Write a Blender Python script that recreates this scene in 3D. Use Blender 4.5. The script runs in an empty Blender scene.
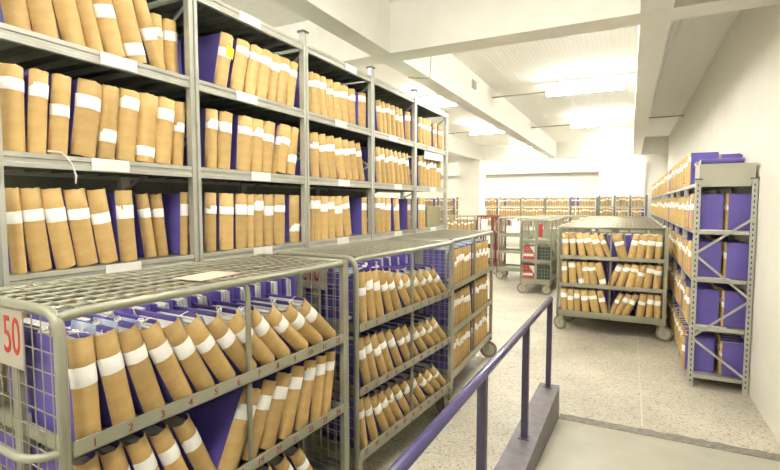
import bpy, math, random
from mathutils import Vector, Matrix

random.seed(7)
S = bpy.context.scene
COL = S.collection

# ------------------------------------------------------------------ camera
FPX, CX, CY = 474.0, 390.0, 235.0            # focal length and centre in pixels of the 780x470 frame
EYE = Vector((0.0, 0.0, 1.74))
PITCH = math.atan(31.0 / FPX)
YAW = math.atan(240.0 / FPX * math.cos(PITCH))
cam_d = bpy.data.cameras.new('camera')
cam_d.sensor_width = 36.0
cam_d.lens = FPX / 780.0 * 36.0
cam_d.clip_start = 0.05
cam = bpy.data.objects.new('camera', cam_d)
COL.objects.link(cam)
cam.location = EYE
cam.rotation_euler = (math.pi / 2 - PITCH, 0, YAW)
S.camera = cam

# ------------------------------------------------------------------ world, exposure, lamp strengths
world = bpy.data.worlds.new('world')
S.world = world
world.use_nodes = True
world.node_tree.nodes['Background'].inputs[0].default_value = (1.0, 0.97, 0.90, 1)
world.node_tree.nodes['Background'].inputs[1].default_value = 0.3
S.view_settings.view_transform = 'Standard'
S.view_settings.look = 'None'
S.view_settings.gamma = 1
S.view_settings.use_curve_mapping = False
S.view_settings.exposure = 1.88
TUBE_STRENGTH = 50.0
TUBE_COLOR = (1.0, 0.975, 0.895)

# ------------------------------------------------------------------ pixel helpers (a pixel is a direction; planes give the distance)
FW = Vector((-math.sin(YAW) * math.cos(PITCH), math.cos(YAW) * math.cos(PITCH), -math.sin(PITCH)))
RT = Vector((math.cos(YAW), math.sin(YAW), 0))
UP = RT.cross(FW)
def px_of(P):
    v = Vector(P) - EYE
    return CX + FPX * v.dot(RT) / v.dot(FW)
def along(px, O, u):
    """distance s along the line O + u*s that is seen in pixel column px"""
    k = (px - CX) / FPX
    n = RT - FW * k
    return -(Vector(O) - EYE).dot(n) / Vector(u).dot(n)

# ------------------------------------------------------------------ materials
MATS = {}
def mat(name, col, rough=0.6, metal=0.0, vary=0.0, bump=0.0, scale=20.0, stretch=(1, 1, 1), rnd=0.0, spec=0.4, col2=None):
    m = bpy.data.materials.new(name)
    m.use_nodes = True
    nt = m.node_tree
    b = nt.nodes['Principled BSDF']
    b.inputs['Base Color'].default_value = (*col, 1)
    b.inputs['Roughness'].default_value = rough
    b.inputs['Metallic'].default_value = metal
    b.inputs['Specular IOR Level'].default_value = spec
    tc = nt.nodes.new('ShaderNodeTexCoord')
    mp = nt.nodes.new('ShaderNodeMapping')
    mp.inputs['Scale'].default_value = stretch
    nt.links.new(tc.outputs['Object'], mp.inputs['Vector'])
    nz = nt.nodes.new('ShaderNodeTexNoise')
    nz.inputs['Scale'].default_value = scale
    nz.inputs['Detail'].default_value = 5
    nt.links.new(mp.outputs['Vector'], nz.inputs['Vector'])
    if vary or rnd or col2:
        mx = nt.nodes.new('ShaderNodeMixRGB')
        c2 = col2 or tuple(c * (1 - vary) for c in col)
        mx.inputs[1].default_value = (*col, 1)
        mx.inputs[2].default_value = (*c2, 1)
        rp = nt.nodes.new('ShaderNodeMapRange')
        rp.inputs[1].default_value = 0.35
        rp.inputs[2].default_value = 0.7
        nt.links.new(nz.outputs['Fac'], rp.inputs[0])
        nt.links.new(rp.outputs[0], mx.inputs[0])
        out = mx.outputs[0]
        if rnd:
            oi = nt.nodes.new('ShaderNodeObjectInfo')
            hs = nt.nodes.new('ShaderNodeHueSaturation')
            mr = nt.nodes.new('ShaderNodeMapRange')
            mr.inputs[3].default_value = 1 - rnd
            mr.inputs[4].default_value = 1 + rnd * 0.6
            nt.links.new(oi.outputs['Random'], mr.inputs[0])
            nt.links.new(mr.outputs[0], hs.inputs['Value'])
            nt.links.new(out, hs.inputs['Color'])
            out = hs.outputs[0]
        nt.links.new(out, b.inputs['Base Color'])
    if bump:
        bp = nt.nodes.new('ShaderNodeBump')
        bp.inputs['Strength'].default_value = bump
        bp.inputs['Distance'].default_value = 0.01
        nt.links.new(nz.outputs['Fac'], bp.inputs['Height'])
        nt.links.new(bp.outputs['Normal'], b.inputs['Normal'])
    MATS[name] = m
    return m

M_WALL = mat('wall_paint', (0.80, 0.775, 0.695), 0.8, vary=0.05, bump=0.10, scale=3)
M_SLAB = mat('ceiling_paint', (0.84, 0.82, 0.72), 0.85, vary=0.05, bump=0.15, scale=6)
M_BEAM = mat('beam_paint', (0.83, 0.815, 0.75), 0.8, vary=0.04, bump=0.12, scale=5)
M_RACK = mat('galvanised_rack', (0.50, 0.50, 0.44), 0.38, 0.25, vary=0.12, scale=9)
M_DECK = mat('rack_deck', (0.24, 0.26, 0.20), 0.5, 0.2, vary=0.2, scale=9)
M_CART = mat('trolley_paint', (0.37, 0.37, 0.28), 0.36, 0.25, vary=0.12, scale=8)
M_WIRE = mat('trolley_wire', (0.42, 0.41, 0.31), 0.4, 0.35)
M_KRAFT = mat('kraft_paper', (0.595, 0.41, 0.168), 0.62, vary=0.10, bump=0.35, scale=14, stretch=(1, 1, 1.6), rnd=0.14, col2=(0.525, 0.34, 0.122))
M_PURPLE = mat('purple_board', (0.15, 0.115, 0.45), 0.5, vary=0.12, scale=7, rnd=0.10)
M_PAGES = mat('paper_pages', (0.74, 0.72, 0.66), 0.85, vary=0.25, scale=60, stretch=(8, 1, 1))
M_WHITE = mat('white_paper', (0.86, 0.85, 0.81), 0.75, vary=0.04, bump=0.1, scale=12)
M_TIE = mat('cotton_tie', (0.80, 0.78, 0.72), 0.9)
M_RED = mat('red_paint', (0.52, 0.05, 0.03), 0.6, vary=0.2, scale=30)
M_REDTAG = mat('slot_ink', (0.33, 0.06, 0.05), 0.7)
M_SIGN = mat('sign_plate', (0.44, 0.42, 0.34), 0.5, vary=0.08, scale=8)
M_RAIL = mat('rail_paint', (0.064, 0.052, 0.165), 0.25, vary=0.12, scale=18, spec=0.55)
M_POST = mat('rail_post_paint', (0.070, 0.062, 0.105), 0.4, vary=0.2, scale=15)
M_KERB = mat('kerb_paint', (0.19, 0.17, 0.19), 0.5, vary=0.3, bump=0.15, scale=14)
M_RAMP = mat('ramp_screed', (0.44, 0.425, 0.345), 0.42, vary=0.16, bump=0.06, scale=3.2)
M_STRIP = mat('ramp_strip', (0.25, 0.23, 0.19), 0.75, vary=0.4, bump=0.3, scale=30)
M_JOINT = mat('joint_brass', (0.60, 0.56, 0.45), 0.5)
M_RUBBER = mat('wheel_rubber', (0.24, 0.19, 0.13), 0.6)
M_DARK = mat('dark_rubber', (0.05, 0.05, 0.05), 0.6)
M_CAP = mat('dark_cap', (0.07, 0.06, 0.06), 0.5)
M_TRAY = mat('grey_tray', (0.50, 0.49, 0.40), 0.45, vary=0.06, scale=4)
M_OLIVE = mat('olive_board', (0.36, 0.33, 0.20), 0.7, vary=0.1)
M_YELLOW = mat('yellow_note', (0.88, 0.68, 0.03), 0.7)
M_PINK = mat('pink_sheet', (0.78, 0.50, 0.40), 0.8, vary=0.1, scale=7)
M_CRATE = mat('red_crate', (0.46, 0.05, 0.045), 0.5, vary=0.15)
M_MAROON = mat('maroon_paint', (0.26, 0.06, 0.055), 0.55, vary=0.2)
M_GREENBOX = mat('dark_green_box', (0.05, 0.07, 0.05), 0.6)
M_BLUE = mat('blue_sheet', (0.30, 0.42, 0.60), 0.8, vary=0.5, scale=14, col2=(0.80, 0.82, 0.84))
M_CONDUIT = mat('conduit', (0.38, 0.35, 0.28), 0.6)

def emis(name, col, k):
    m = bpy.data.materials.new(name)
    m.use_nodes = True
    b = m.node_tree.nodes['Principled BSDF']
    b.inputs['Base Color'].default_value = (0.9, 0.9, 0.9, 1)
    b.inputs['Emission Color'].default_value = (*col, 1)
    b.inputs['Emission Strength'].default_value = k
    return m
M_TUBE = emis('fluorescent_glass', TUBE_COLOR, TUBE_STRENGTH)

def terrazzo():
    m = bpy.data.materials.new('terrazzo')
    m.use_nodes = True
    nt = m.node_tree
    b = nt.nodes['Principled BSDF']
    b.inputs['Roughness'].default_value = 0.42
    tc = nt.nodes.new('ShaderNodeTexCoord')
    vo = nt.nodes.new('ShaderNodeTexVoronoi')
    vo.inputs['Scale'].default_value = 80
    nt.links.new(tc.outputs['Object'], vo.inputs['Vector'])
    r = nt.nodes.new('ShaderNodeValToRGB')
    e = r.color_ramp.elements
    e[0].position = 0.0; e[0].color = (0.30, 0.25, 0.17, 1)
    e[1].position = 1.0; e[1].color = (0.72, 0.68, 0.57, 1)
    for p, c in ((0.10, (0.42, 0.36, 0.27, 1)), (0.25, (0.60, 0.55, 0.44, 1)), (0.55, (0.64, 0.60, 0.49, 1)), (0.8, (0.55, 0.51, 0.41, 1))):
        k = e.new(p); k.color = c
    sp = nt.nodes.new('ShaderNodeSeparateColor')
    nt.links.new(vo.outputs['Color'], sp.inputs[0])
    nt.links.new(sp.outputs[0], r.inputs[0])
    nz = nt.nodes.new('ShaderNodeTexNoise')
    nz.inputs['Scale'].default_value = 1.3
    nz.inputs['Detail'].default_value = 6
    nt.links.new(tc.outputs['Object'], nz.inputs['Vector'])
    mx = nt.nodes.new('ShaderNodeMixRGB')
    mx.blend_type = 'MULTIPLY'
    mx.inputs[0].default_value = 0.75
    rr = nt.nodes.new('ShaderNodeMapRange')
    rr.inputs[1].default_value = 0.3; rr.inputs[2].default_value = 0.7
    rr.inputs[3].default_value = 0.55; rr.inputs[4].default_value = 0.95
    nt.links.new(nz.outputs['Fac'], rr.inputs[0])
    nt.links.new(r.outputs[0], mx.inputs[1])
    nt.links.new(rr.outputs[0], mx.inputs[2])
    nt.links.new(mx.outputs[0], b.inputs['Base Color'])
    return m
M_FLOOR = terrazzo()

def board_marked(name, col):
    """painted slab with the fine lines of its formwork boards running along Y"""
    m = bpy.data.materials.new(name)
    m.use_nodes = True
    nt = m.node_tree
    b = nt.nodes['Principled BSDF']
    b.inputs['Base Color'].default_value = (*col, 1)
    b.inputs['Roughness'].default_value = 0.8
    tc = nt.nodes.new('ShaderNodeTexCoord')
    wv = nt.nodes.new('ShaderNodeTexWave')
    wv.inputs['Scale'].default_value = 5.5
    wv.inputs['Distortion'].default_value = 0.6
    wv.inputs['Detail'].default_value = 2
    nt.links.new(tc.outputs['Object'], wv.inputs['Vector'])
    mx = nt.nodes.new('ShaderNodeMixRGB')
    mx.inputs[1].default_value = (*[c * 0.96 for c in col], 1)
    mx.inputs[2].default_value = (*col, 1)
    nt.links.new(wv.outputs['Fac'], mx.inputs[0])
    nt.links.new(mx.outputs[0], b.inputs['Base Color'])
    bp = nt.nodes.new('ShaderNodeBump')
    bp.inputs['Strength'].default_value = 0.25
    bp.inputs['Distance'].default_value = 0.01
    nt.links.new(wv.outputs['Fac'], bp.inputs['Height'])
    nt.links.new(bp.outputs['Normal'], b.inputs['Normal'])
    return m
M_SLABL = board_marked('ceiling_boards', (0.86, 0.845, 0.785))

# ------------------------------------------------------------------ mesh builder
class MB:
    def __init__(self):
        self.v, self.f, self.m, self.s = [], [], [], []
    def quad(self, pts, m=0, smooth=False):
        n = len(self.v)
        self.v += [tuple(p) for p in pts]
        self.f.append(tuple(range(n, n + len(pts))))
        self.m.append(m); self.s.append(smooth)
        return self
    def hexa(self, P, m=0):
        """eight corners: bottom loop then top loop, counter-clockwise from above"""
        n = len(self.v)
        self.v += [tuple(p) for p in P]
        for q in ((3, 2, 1, 0), (4, 5, 6, 7), (0, 1, 5, 4), (1, 2, 6, 5), (2, 3, 7, 6), (3, 0, 4, 7)):
            self.f.append(tuple(n + i for i in q)); self.m.append(m); self.s.append(False)
        return self
    def box(self, x0, x1, y0, y1, z0, z1, m=0):
        return self.hexa([(x0, y0, z0), (x1, y0, z0), (x1, y1, z0), (x0, y1, z0),
                          (x0, y0, z1), (x1, y0, z1), (x1, y1, z1), (x0, y1, z1)], m)
    def bar(self, a, b, w, h, m=0, up=(0, 0, 1)):
        a, b = Vector(a), Vector(b)
        d = (b - a).normalized()
        r = d.cross(Vector(up))
        if r.length < 1e-4: r = d.cross(Vector((1, 0, 0)))
        r.normalize(); u = r.cross(d)
        r *= w / 2; u *= h / 2
        return self.hexa([a - r - u, a + r - u, b + r - u, b - r - u, a - r + u, a + r + u, b + r + u, b - r + u], m)
    def tube(self, path, r, n=8, m=0, caps=True):
        path = [Vector(p) for p in path]
        base = len(self.v)
        t0 = (path[1] - path[0]).normalized()
        nn = t0.orthogonal().normalized()
        for i, p in enumerate(path):
            if i == 0: t = t0
            elif i == len(path) - 1: t = (path[-1] - path[-2]).normalized()
            else: t = ((path[i + 1] - p).normalized() + (p - path[i - 1]).normalized()).normalized()
            nn = (nn - t * nn.dot(t)).normalized()
            bb = t.cross(nn)
            for k in range(n):
                a = 2 * math.pi * k / n
                self.v.append(tuple(p + (nn * math.cos(a) + bb * math.sin(a)) * r))
        for i in range(len(path) - 1):
            for k in range(n):
                a, b = base + i * n + k, base + i * n + (k + 1) % n
                self.f.append((a, b, b + n, a + n)); self.m.append(m); self.s.append(n > 4)
        if caps:
            self.f.append(tuple(base + k for k in range(n - 1, -1, -1))); self.m.append(m); self.s.append(False)
            e = base + (len(path) - 1) * n
            self.f.append(tuple(e + k for k in range(n))); self.m.append(m); self.s.append(False)
        return self
    def prism(self, poly, axis, a, b, m=0):
        """extrude a closed polygon (list of 2-tuples) along axis 'x','y' or 'z' from a to b"""
        def P(q, t):
            return {'x': (t, q[0], q[1]), 'y': (q[0], t, q[1]), 'z': (q[0], q[1], t)}[axis]
        n, k = len(self.v), len(poly)
        self.v += [P(q, a) for q in poly] + [P(q, b) for q in poly]
        for i in range(k):
            j = (i + 1) % k
            self.f.append((n + i, n + j, n + k + j, n + k + i)); self.m.append(m); self.s.append(False)
        self.f.append(tuple(n + i for i in range(k - 1, -1, -1))); self.m.append(m); self.s.append(False)
        self.f.append(tuple(n + k + i for i in range(k))); self.m.append(m); self.s.append(False)
        return self
    def mesh(self, name, mats):
        me = bpy.data.meshes.new(name)
        me.from_pydata(self.v, [], self.f)
        for mm in (mats if isinstance(mats, (list, tuple)) else [mats]): me.materials.append(mm)
        me.polygons.foreach_set('material_index', self.m)
        me.polygons.foreach_set('use_smooth', self.s)
        me.update()
        import bmesh
        bm = bmesh.new(); bm.from_mesh(me)
        bmesh.ops.recalc_face_normals(bm, faces=bm.faces)
        bm.to_mesh(me); bm.free()
        return me
    def build(self, name, mats, parent=None):
        return put(name, self.mesh(name, mats), parent)

def put(name, me, parent=None, loc=None):
    o = bpy.data.objects.new(name, me)
    COL.objects.link(o)
    if parent is not None: o.parent = parent
    if loc is not None: o.location = loc
    return o
def tag(o, label, cat, group=None, kind=None):
    o['label'] = label
    o['category'] = cat
    if group: o['group'] = group
    if kind: o['kind'] = kind
    return o
def struct(o):
    o['kind'] = 'structure'
    return o
def empty(name, loc=(0, 0, 0), rz=0.0):
    o = bpy.data.objects.new(name, None)
    COL.objects.link(o)
    o.location = loc
    o.rotation_euler = (0, 0, rz)
    o.empty_display_size = 0.1
    return o
def copy_tree(o, parent=None):
    c = o.copy(); COL.objects.link(c)
    if parent is not None: c.parent = parent
    for ch in o.children: copy_tree(ch, c)
    return c
def fillet(pts, r, k=5):
    pts = [Vector(p) for p in pts]
    out = [pts[0]]
    for i in range(1, len(pts) - 1):
        a, b, c = pts[i - 1], pts[i], pts[i + 1]
        d1, d2 = (a - b).normalized(), (c - b).normalized()
        p, q = b + d1 * r, b + d2 * r
        for j in range(k + 1):
            t = j / k
            out.append(p * (1 - t) ** 2 + b * 2 * t * (1 - t) + q * t ** 2)
    out.append(pts[-1])
    return out
_tc = {}
def text_mesh(txt, size, m):
    key = (txt, size, m.name)
    if key in _tc: return _tc[key]
    cu = bpy.data.curves.new('lettering', 'FONT')
    cu.body = txt; cu.size = size; cu.extrude = 0.0006
    cu.align_x = 'CENTER'; cu.align_y = 'CENTER'
    cu.resolution_u = 3
    ob = bpy.data.objects.new('lettering', cu)
    COL.objects.link(ob)
    dg = bpy.context.evaluated_depsgraph_get()
    me = bpy.data.meshes.new_from_object(ob.evaluated_get(dg))
    me.materials.clear(); me.materials.append(m)
    bpy.data.objects.remove(ob); bpy.data.curves.remove(cu)
    _tc[key] = me
    return me

# ================================================================== THE HALL
WX = 1.02                      # right wall
SLAB, BB = 3.86, 3.34          # ceiling slab and underside of the beams
XL, YN, YF = -9.0, -3.0, 21.5
struct(MB().box(XL, WX + 0.2, YN, YF, -0.2, 0.0).build('floor', M_FLOOR))
fl = bpy.data.objects['floor']
for x in (0.137, -2.35, -4.85, -7.35):
    MB().box(x - 0.005, x + 0.005, 4.1, YF - 0.1, 0.0, 0.0012).build('joint_strip', M_JOINT, fl)
for y in (5.2, 7.7, 10.2, 12.7, 15.2):
    MB().box(XL + 0.1, WX - 0.01, y - 0.003, y + 0.003, 0.0, 0.0010).build('joint_strip', M_JOINT, fl)
struct(MB().box(XL, WX + 0.2, YN, YF, SLAB, SLAB + 0.2).build('ceiling', M_SLABL))
struct(MB().box(WX, WX + 0.2, YN, 17.35, 0.0, SLAB).build('wall_right', M_WALL))
struct(MB().box(XL - 0.2, XL, YN, YF, 0.0, SLAB).build('wall_left', M_WALL))
struct(MB().box(XL, WX, YN - 0.2, YN, 0.0, SLAB).build('wall_rear', M_WALL))
struct(MB().box(XL, WX + 0.2, YF, YF + 0.2, 0.0, SLAB).build('wall_far', M_WALL))
# the closing wall at the end of the right wall, with its pier
wb = struct(MB().box(-0.95, WX + 0.2, 17.4, 17.65, 0.0, SLAB).build('wall_back', M_WALL))
MB().box(0.30, 0.42, 17.3, 17.4, 0.0, 3.1).build('pier', M_WALL, wb)
struct(MB().box(-0.95, -0.70, 17.65, YF, 0.0, SLAB).build('wall_side', M_WALL))
# beams
n = 0
for xa, xb in ((0.03, 0.27), (-2.55, -2.32), (-5.20, -4.96), (-7.80, -7.56)):
    struct(MB().box(xa, xb, YN, 17.3, BB, SLAB).build('trim_%d' % n, M_BEAM)); n += 1
for ya, yb in ((4.60, 4.90), (17.30, 17.62)):
    struct(MB().box(XL, WX, ya, yb, BB - 0.002, SLAB).build('trim_%d' % n, M_BEAM)); n += 1
struct(MB().box(XL, -0.95, 20.9, 21.2, 3.05, SLAB).build('trim_%d' % n, M_BEAM)); n += 1
# column under the crossing
cl = MB()
cl.box(-5.75, -4.95, 17.05, 17.85, 0.0, BB - 0.002)
tag(cl.build('column', M_WALL), 'square white column standing under the far ceiling beam', 'column')['kind'] = 'structure'

# ------------------------------------------------------------------ ramp, kerb, rail
SL = 0.12
YR = 3.95
def rampz(y): return max(0.0, (YR - y) * SL)
r = MB()
r.hexa([(-0.466, -1.6, 0.001), (WX, -1.6, 0.001), (WX, YR, 0.001), (-0.466, YR, 0.001),
        (-0.466, -1.6, rampz(-1.6)), (WX, -1.6, rampz(-1.6)), (WX, YR, 0.004), (-0.466, YR, 0.004)])
struct(r.build('floor_ramp', M_RAMP))
st = MB()
xs = [-0.466 + i * (WX + 0.466) / 30 for i in range(31)]
ys = [4.065 + random.uniform(-0.012, 0.012) for _ in xs]
for i in range(30):
    st.hexa([(xs[i], YR, 0.001), (xs[i + 1], YR, 0.001), (xs[i + 1], ys[i + 1], 0.001), (xs[i], ys[i], 0.001),
             (xs[i], YR, 0.007), (xs[i + 1], YR, 0.007), (xs[i + 1], ys[i + 1], 0.005), (xs[i], ys[i], 0.005)])
struct(st.build('trim_%d' % n, M_STRIP)); n += 1
kz = lambda y: max(0.272 + 0.014 * (3.97 - y), rampz(y) + 0.10)
k = MB()
yy = [3.972, 2.6, 1.9, 1.0, -1.6]
for a, b in zip(yy[1:], yy[:-1]):
    k.hexa([(-0.62, a, 0.001), (-0.466, a, 0.001), (-0.466, b, 0.001), (-0.62, b, 0.001),
            (-0.62, a, kz(a)), (-0.466, a, kz(a)), (-0.466, b, kz(b)), (-0.62, b, kz(b))])
struct(k.build('trim_%d' % n, M_KERB)); n += 1
rail = empty('handrail', (-0.545, 3.92, kz(3.92)))
tag(rail, 'glossy purple tubular handrail on dark posts along the ramp kerb', 'handrail')
def rl(p): return Vector(p) - rail.location
railz = lambda y: 0.982 + (3.93 - y) * 0.012
b = MB()
b.tube([rl((-0.545, -1.2, railz(-1.2))), rl((-0.545, 2, railz(2))), rl((-0.545, 3.93, railz(3.93)))], 0.0208, 14)
b.build('rail_tube', M_RAIL, rail)
for y in (3.905, 2.935, 1.965, 0.99, 0.02):
    top = railz(y) - 0.006
    MB().box(-0.019, 0.019, y - 0.019 - 3.92, y + 0.019 - 3.92, kz(y) - rail.location.z - 0.001, top - rail.location.z).build('post', M_POST, rail)
    MB().box(-0.034, 0.034, y - 0.034 - 3.92, y + 0.034 - 3.92, kz(y) - rail.location.z - 0.001, kz(y) - rail.location.z + 0.005).build('base_plate', M_POST, rail)

# ------------------------------------------------------------------ fluorescent lamps
_lm = {}
LZ = 3.71
def lamp(x0, x1, y, z=LZ, label='', grp=None):
    L = x1 - x0
    t = empty('fluorescent_light', ((x0 + x1) / 2, y, z))
    tag(t, label, 'lamp', grp)
    key = round(L, 3)
    if key not in _lm:
        h = MB().prism([(-0.05, 0.0), (0.05, 0.0), (0.035, -0.05), (-0.035, -0.05)], 'x', -L / 2, L / 2)
        tb = MB()
        tb.tube([(-L / 2 + 0.03, 0, -0.075), (L / 2 - 0.03, 0, -0.075)], 0.016, 8)
        e = MB().box(-0.015, 0.015, -0.045, 0.045, -0.095, -0.045)
        _lm[key] = (h.mesh('housing', M_WHITE), tb.mesh('tube', M_TUBE), e.mesh('end_cap', M_WHITE))
    put('housing', _lm[key][0], t)
    for q in (-0.025, 0.025): put('tube', _lm[key][1], t, (0, q, 0))
    for q in (-L / 2 + 0.015, L / 2 - 0.015): put('end_cap', _lm[key][2], t, (q, 0, 0))
    for q in (-L / 2 + 0.2, L / 2 - 0.2):
        MB().tube([(q, 0, -0.002), (q, 0, SLAB - z)], 0.006, 6).build('drop_rod', M_CONDUIT, t)
    return t
BAYS = {'between the two middle beams': (-1.38, -0.12), 'left of the rack-side beam': (-3.95, -2.69)}
ROWS = {-0.8: 'unseen fill added above the ramp top', 2.3: 'before the first cross beam', 5.25: 'just behind the cross beam', 8.75: 'in the second row', 12.6: 'in the third row', 16.45: 'in the fourth row'}  # ramp-top row is unseen, added as frontal fill for the near bay
for bn, (xa, xb) in BAYS.items():
    for y, rn in ROWS.items():
        lamp(xa + (0.5 if y > 16 else 0), xb, y, label='twin-tube lamp %s, %s' % (bn, rn), grp='fluorescent ceiling lamps')
for y in (8.75, 12.6):
    lamp(-6.9, -5.64, y, label='twin-tube lamp beyond the second rack-side beam, %s' % ROWS[y], grp='fluorescent ceiling lamps')
for x, w in ((-7.6, 'left end'), (-5.9, 'column side'), (-4.2, 'middle'), (-2.5, 'wall side')):
    lamp(x, x + 1.26, 18.3, label='bright fluorescent lamp over the far racks, %s' % w, grp='fluorescent ceiling lamps')
lamp(-0.90, 0.0, 17.15, z=3.42, label='added low-hung fill tubes that brighten the closing wall', grp='fluorescent ceiling lamps')  # no known lamp here; added to make the closing wall blaze white
for x0, x1, y, w in ((-2.31, -1.39, 8.75, 'leading to the second-row lamp'), (-2.31, -1.39, 12.6, 'leading to the third-row lamp'),
                     (0.28, 1.01, 12.4, 'crossing to the right wall'), (-4.95, -3.96, 8.75, 'beyond the rack-side beam, second row'), (-4.95, -3.96, 12.6, 'beyond the rack-side beam, third row')):
    tag(MB().tube([(x0, y, LZ - 0.02), (x1, y, LZ - 0.02)], 0.014, 8).build('conduit', M_CONDUIT), 'thin grey ceiling conduit %s' % w, 'conduit', 'ceiling conduits')

jb = empty('junction_box', (-2.32, 7.59, 3.67))
tag(jb, 'small grey junction box on the side of the rack-side beam', 'junction box')
MB().box(0.0, 0.012, -0.10, 0.10, -0.07, 0.07).build('back_plate', M_CONDUIT, jb)
MB().box(0.012, 0.03, -0.085, 0.085, -0.055, 0.055).build('lid', M_CONDUIT, jb)
cb = MB().tube(fillet([(-2.557, 5.56, 3.38), (-2.557, 5.56, 3.332), (-2.313, 5.70, 3.332), (-2.313, 5.76, 3.80)], 0.03, 4), 0.006, 6)
tag(cb.build('cable', M_CONDUIT), 'thin cable looped under the rack-side beam near the cross beam', 'cable')

# ================================================================== FILES
T0, H0, D0 = 0.08, 0.33, 0.28
def arc(t, sag, k=8, y0=0.012):
    pts = []
    for i in range(k + 1):
        a = -1 + 2 * i / k
        pts.append((a * t / 2, y0 - (sag + y0) * (1 - abs(a) ** 2.6)))
    return pts
def shell(t, sag, z0, z1, off=0.0, jit=0.0, seed=0, levels=1, thick=0.003):
    rnd = random.Random(seed)
    m = MB()
    outer = arc(t + 2 * off, sag + off)
    inner = [(x * (1 - 2 * thick / t), y + thick) for x, y in arc(t + 2 * off, sag + off)]
    k = len(outer)
    zs = [z0 + (z1 - z0) * i / levels for i in range(levels + 1)]
    grid = []
    for li, z in enumerate(zs):
        row = []
        for i, (x, y) in enumerate(outer):
            j = rnd.uniform(-jit, jit)
            row.append((x, y + (j if 0 < li < levels else 0) * 0.5, z + (j if li in (0, levels) else 0)))
        grid.append(row)
    for li in range(levels):
        for i in range(k - 1):
            m.quad([grid[li][i], grid[li][i + 1], grid[li + 1][i + 1], grid[li + 1][i]], 0, True)
    for i in range(k - 1):
        a, b_ = grid[-1][i], grid[-1][i + 1]
        m.quad([a, b_, (inner[i + 1][0], inner[i + 1][1], b_[2]), (inner[i][0], inner[i][1], a[2])])
        m.quad([(inner[i][0], inner[i][1], a[2]), (inner[i + 1][0], inner[i + 1][1], b_[2]), (inner[i + 1][0], inner[i + 1][1], z0), (inner[i][0], inner[i][1], z0)])
    for i in (0, k - 1):
        m.quad([grid[0][i], grid[-1][i], (inner[i][0], inner[i][1], grid[-1][i][2]), (inner[i][0], inner[i][1], z0)])
    import bmesh
    me = m.mesh('shell', M_KRAFT)
    bm = bmesh.new(); bm.from_mesh(me)
    bmesh.ops.remove_doubles(bm, verts=bm.verts, dist=1e-5)
    bmesh.ops.recalc_face_normals(bm, faces=bm.faces)
    bm.to_mesh(me); bm.free()
    return me
SPINES = [shell(T0, 0.012, 0.0, H0, jit=0.0025, seed=i, levels=4) for i in range(5)]
SPINES_R = [shell(T0, 0.018, 0.0, H0, jit=0.0030, seed=20 + i, levels=4) for i in range(4)]
BANDS = []
for i, h in enumerate((0.046, 0.056, 0.062)):
    me = shell(T0, 0.012, 0.0, h, off=0.0016, jit=0.0007, seed=40 + i, thick=0.002)
    me.materials.clear(); me.materials.append(M_WHITE); BANDS.append(me)
BANDS_R = []
for i, h in enumerate((0.046, 0.056)):
    me = shell(T0, 0.018, 0.0, h, off=0.0016, jit=0.0007, seed=50 + i, thick=0.002)
    me.materials.clear(); me.materials.append(M_WHITE); BANDS_R.append(me)
def cover_mesh():
    m = MB()
    for s in (-1, 1):
        x0, x1 = sorted((s * T0 / 2, s * (T0 / 2 - 0.0035)))
        m.box(x0, x1, 0.014, D0, 0.004, H0 - 0.006)
    return m.mesh('cover', M_PURPLE)
COVER = cover_mesh()
PAGES = []
for sd in range(4):
    rnd = random.Random(sd)
    m = MB(); x = -T0 / 2 + 0.005; K = 6; w = (T0 - 0.010) / K
    for i in range(K):
        m.box(x + i * w, x + (i + 1) * w - 0.0008, 0.014 + rnd.uniform(0, 0.01), D0 - 0.01 - rnd.uniform(0, 0.02), 0.006, H0 - 0.012 - rnd.uniform(0.0, 0.022))
    PAGES.append(m.mesh('pages', M_PAGES))
def tie_mesh(sd):
    rnd = random.Random(sd)
    m = MB()
    y = 0.05 + 0.02 * sd
    zt = H0 + 0.0015
    m.tube([(-T0 / 2 - 0.001, y, H0 - 0.05), (-T0 / 2 - 0.001, y, zt - 0.004), (-0.01, y + 0.01, zt + 0.002), (0.012, y + 0.005, zt + 0.002), (T0 / 2 + 0.001, y, zt - 0.004), (T0 / 2 + 0.001, y, H0 - 0.05)], 0.0022, 5)
    c = Vector((rnd.uniform(-0.015, 0.015), y, zt + 0.004))
    for k_ in range(3):
        a = rnd.uniform(0, 6.28)
        d = Vector((math.cos(a), math.sin(a), 0.2)) * rnd.uniform(0.018, 0.028)
        q = Vector((-d.y, d.x, 0)) * 0.4
        m.tube([c, c + d * 0.5 + q, c + d, c + d * 0.5 - q, c], 0.0024, 5)
    return m.mesh('tie', M_TIE)
TIES = [tie_mesh(i) for i in range(3)]
_sh = MB()
_sh.hexa([(-0.03, 0.03, 0.29), (-0.028, 0.03, 0.29), (-0.018, 0.2, 0.29), (-0.02, 0.2, 0.29), (-0.012, 0.03, 0.352), (-0.010, 0.03, 0.352), (-0.002, 0.19, 0.346), (-0.004, 0.19, 0.346)])
SHEET = _sh.mesh('loose_sheet', M_BLUE)

class Frame:
    """a row: O is the left end of its front line at floor level, rz the direction of the row"""
    def __init__(self, O, rz):
        self.O = Vector((O[0], O[1], 0)); self.rz = rz
        self.u = Vector((math.cos(rz), math.sin(rz), 0)); self.v = Vector((-math.sin(rz), math.cos(rz), 0))
    def P(self, s, d, z): return self.O + self.u * s + self.v * d + Vector((0, 0, z))
    def s_of(self, px, d, z): return along(px, self.P(0, d, z), self.u)

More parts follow.
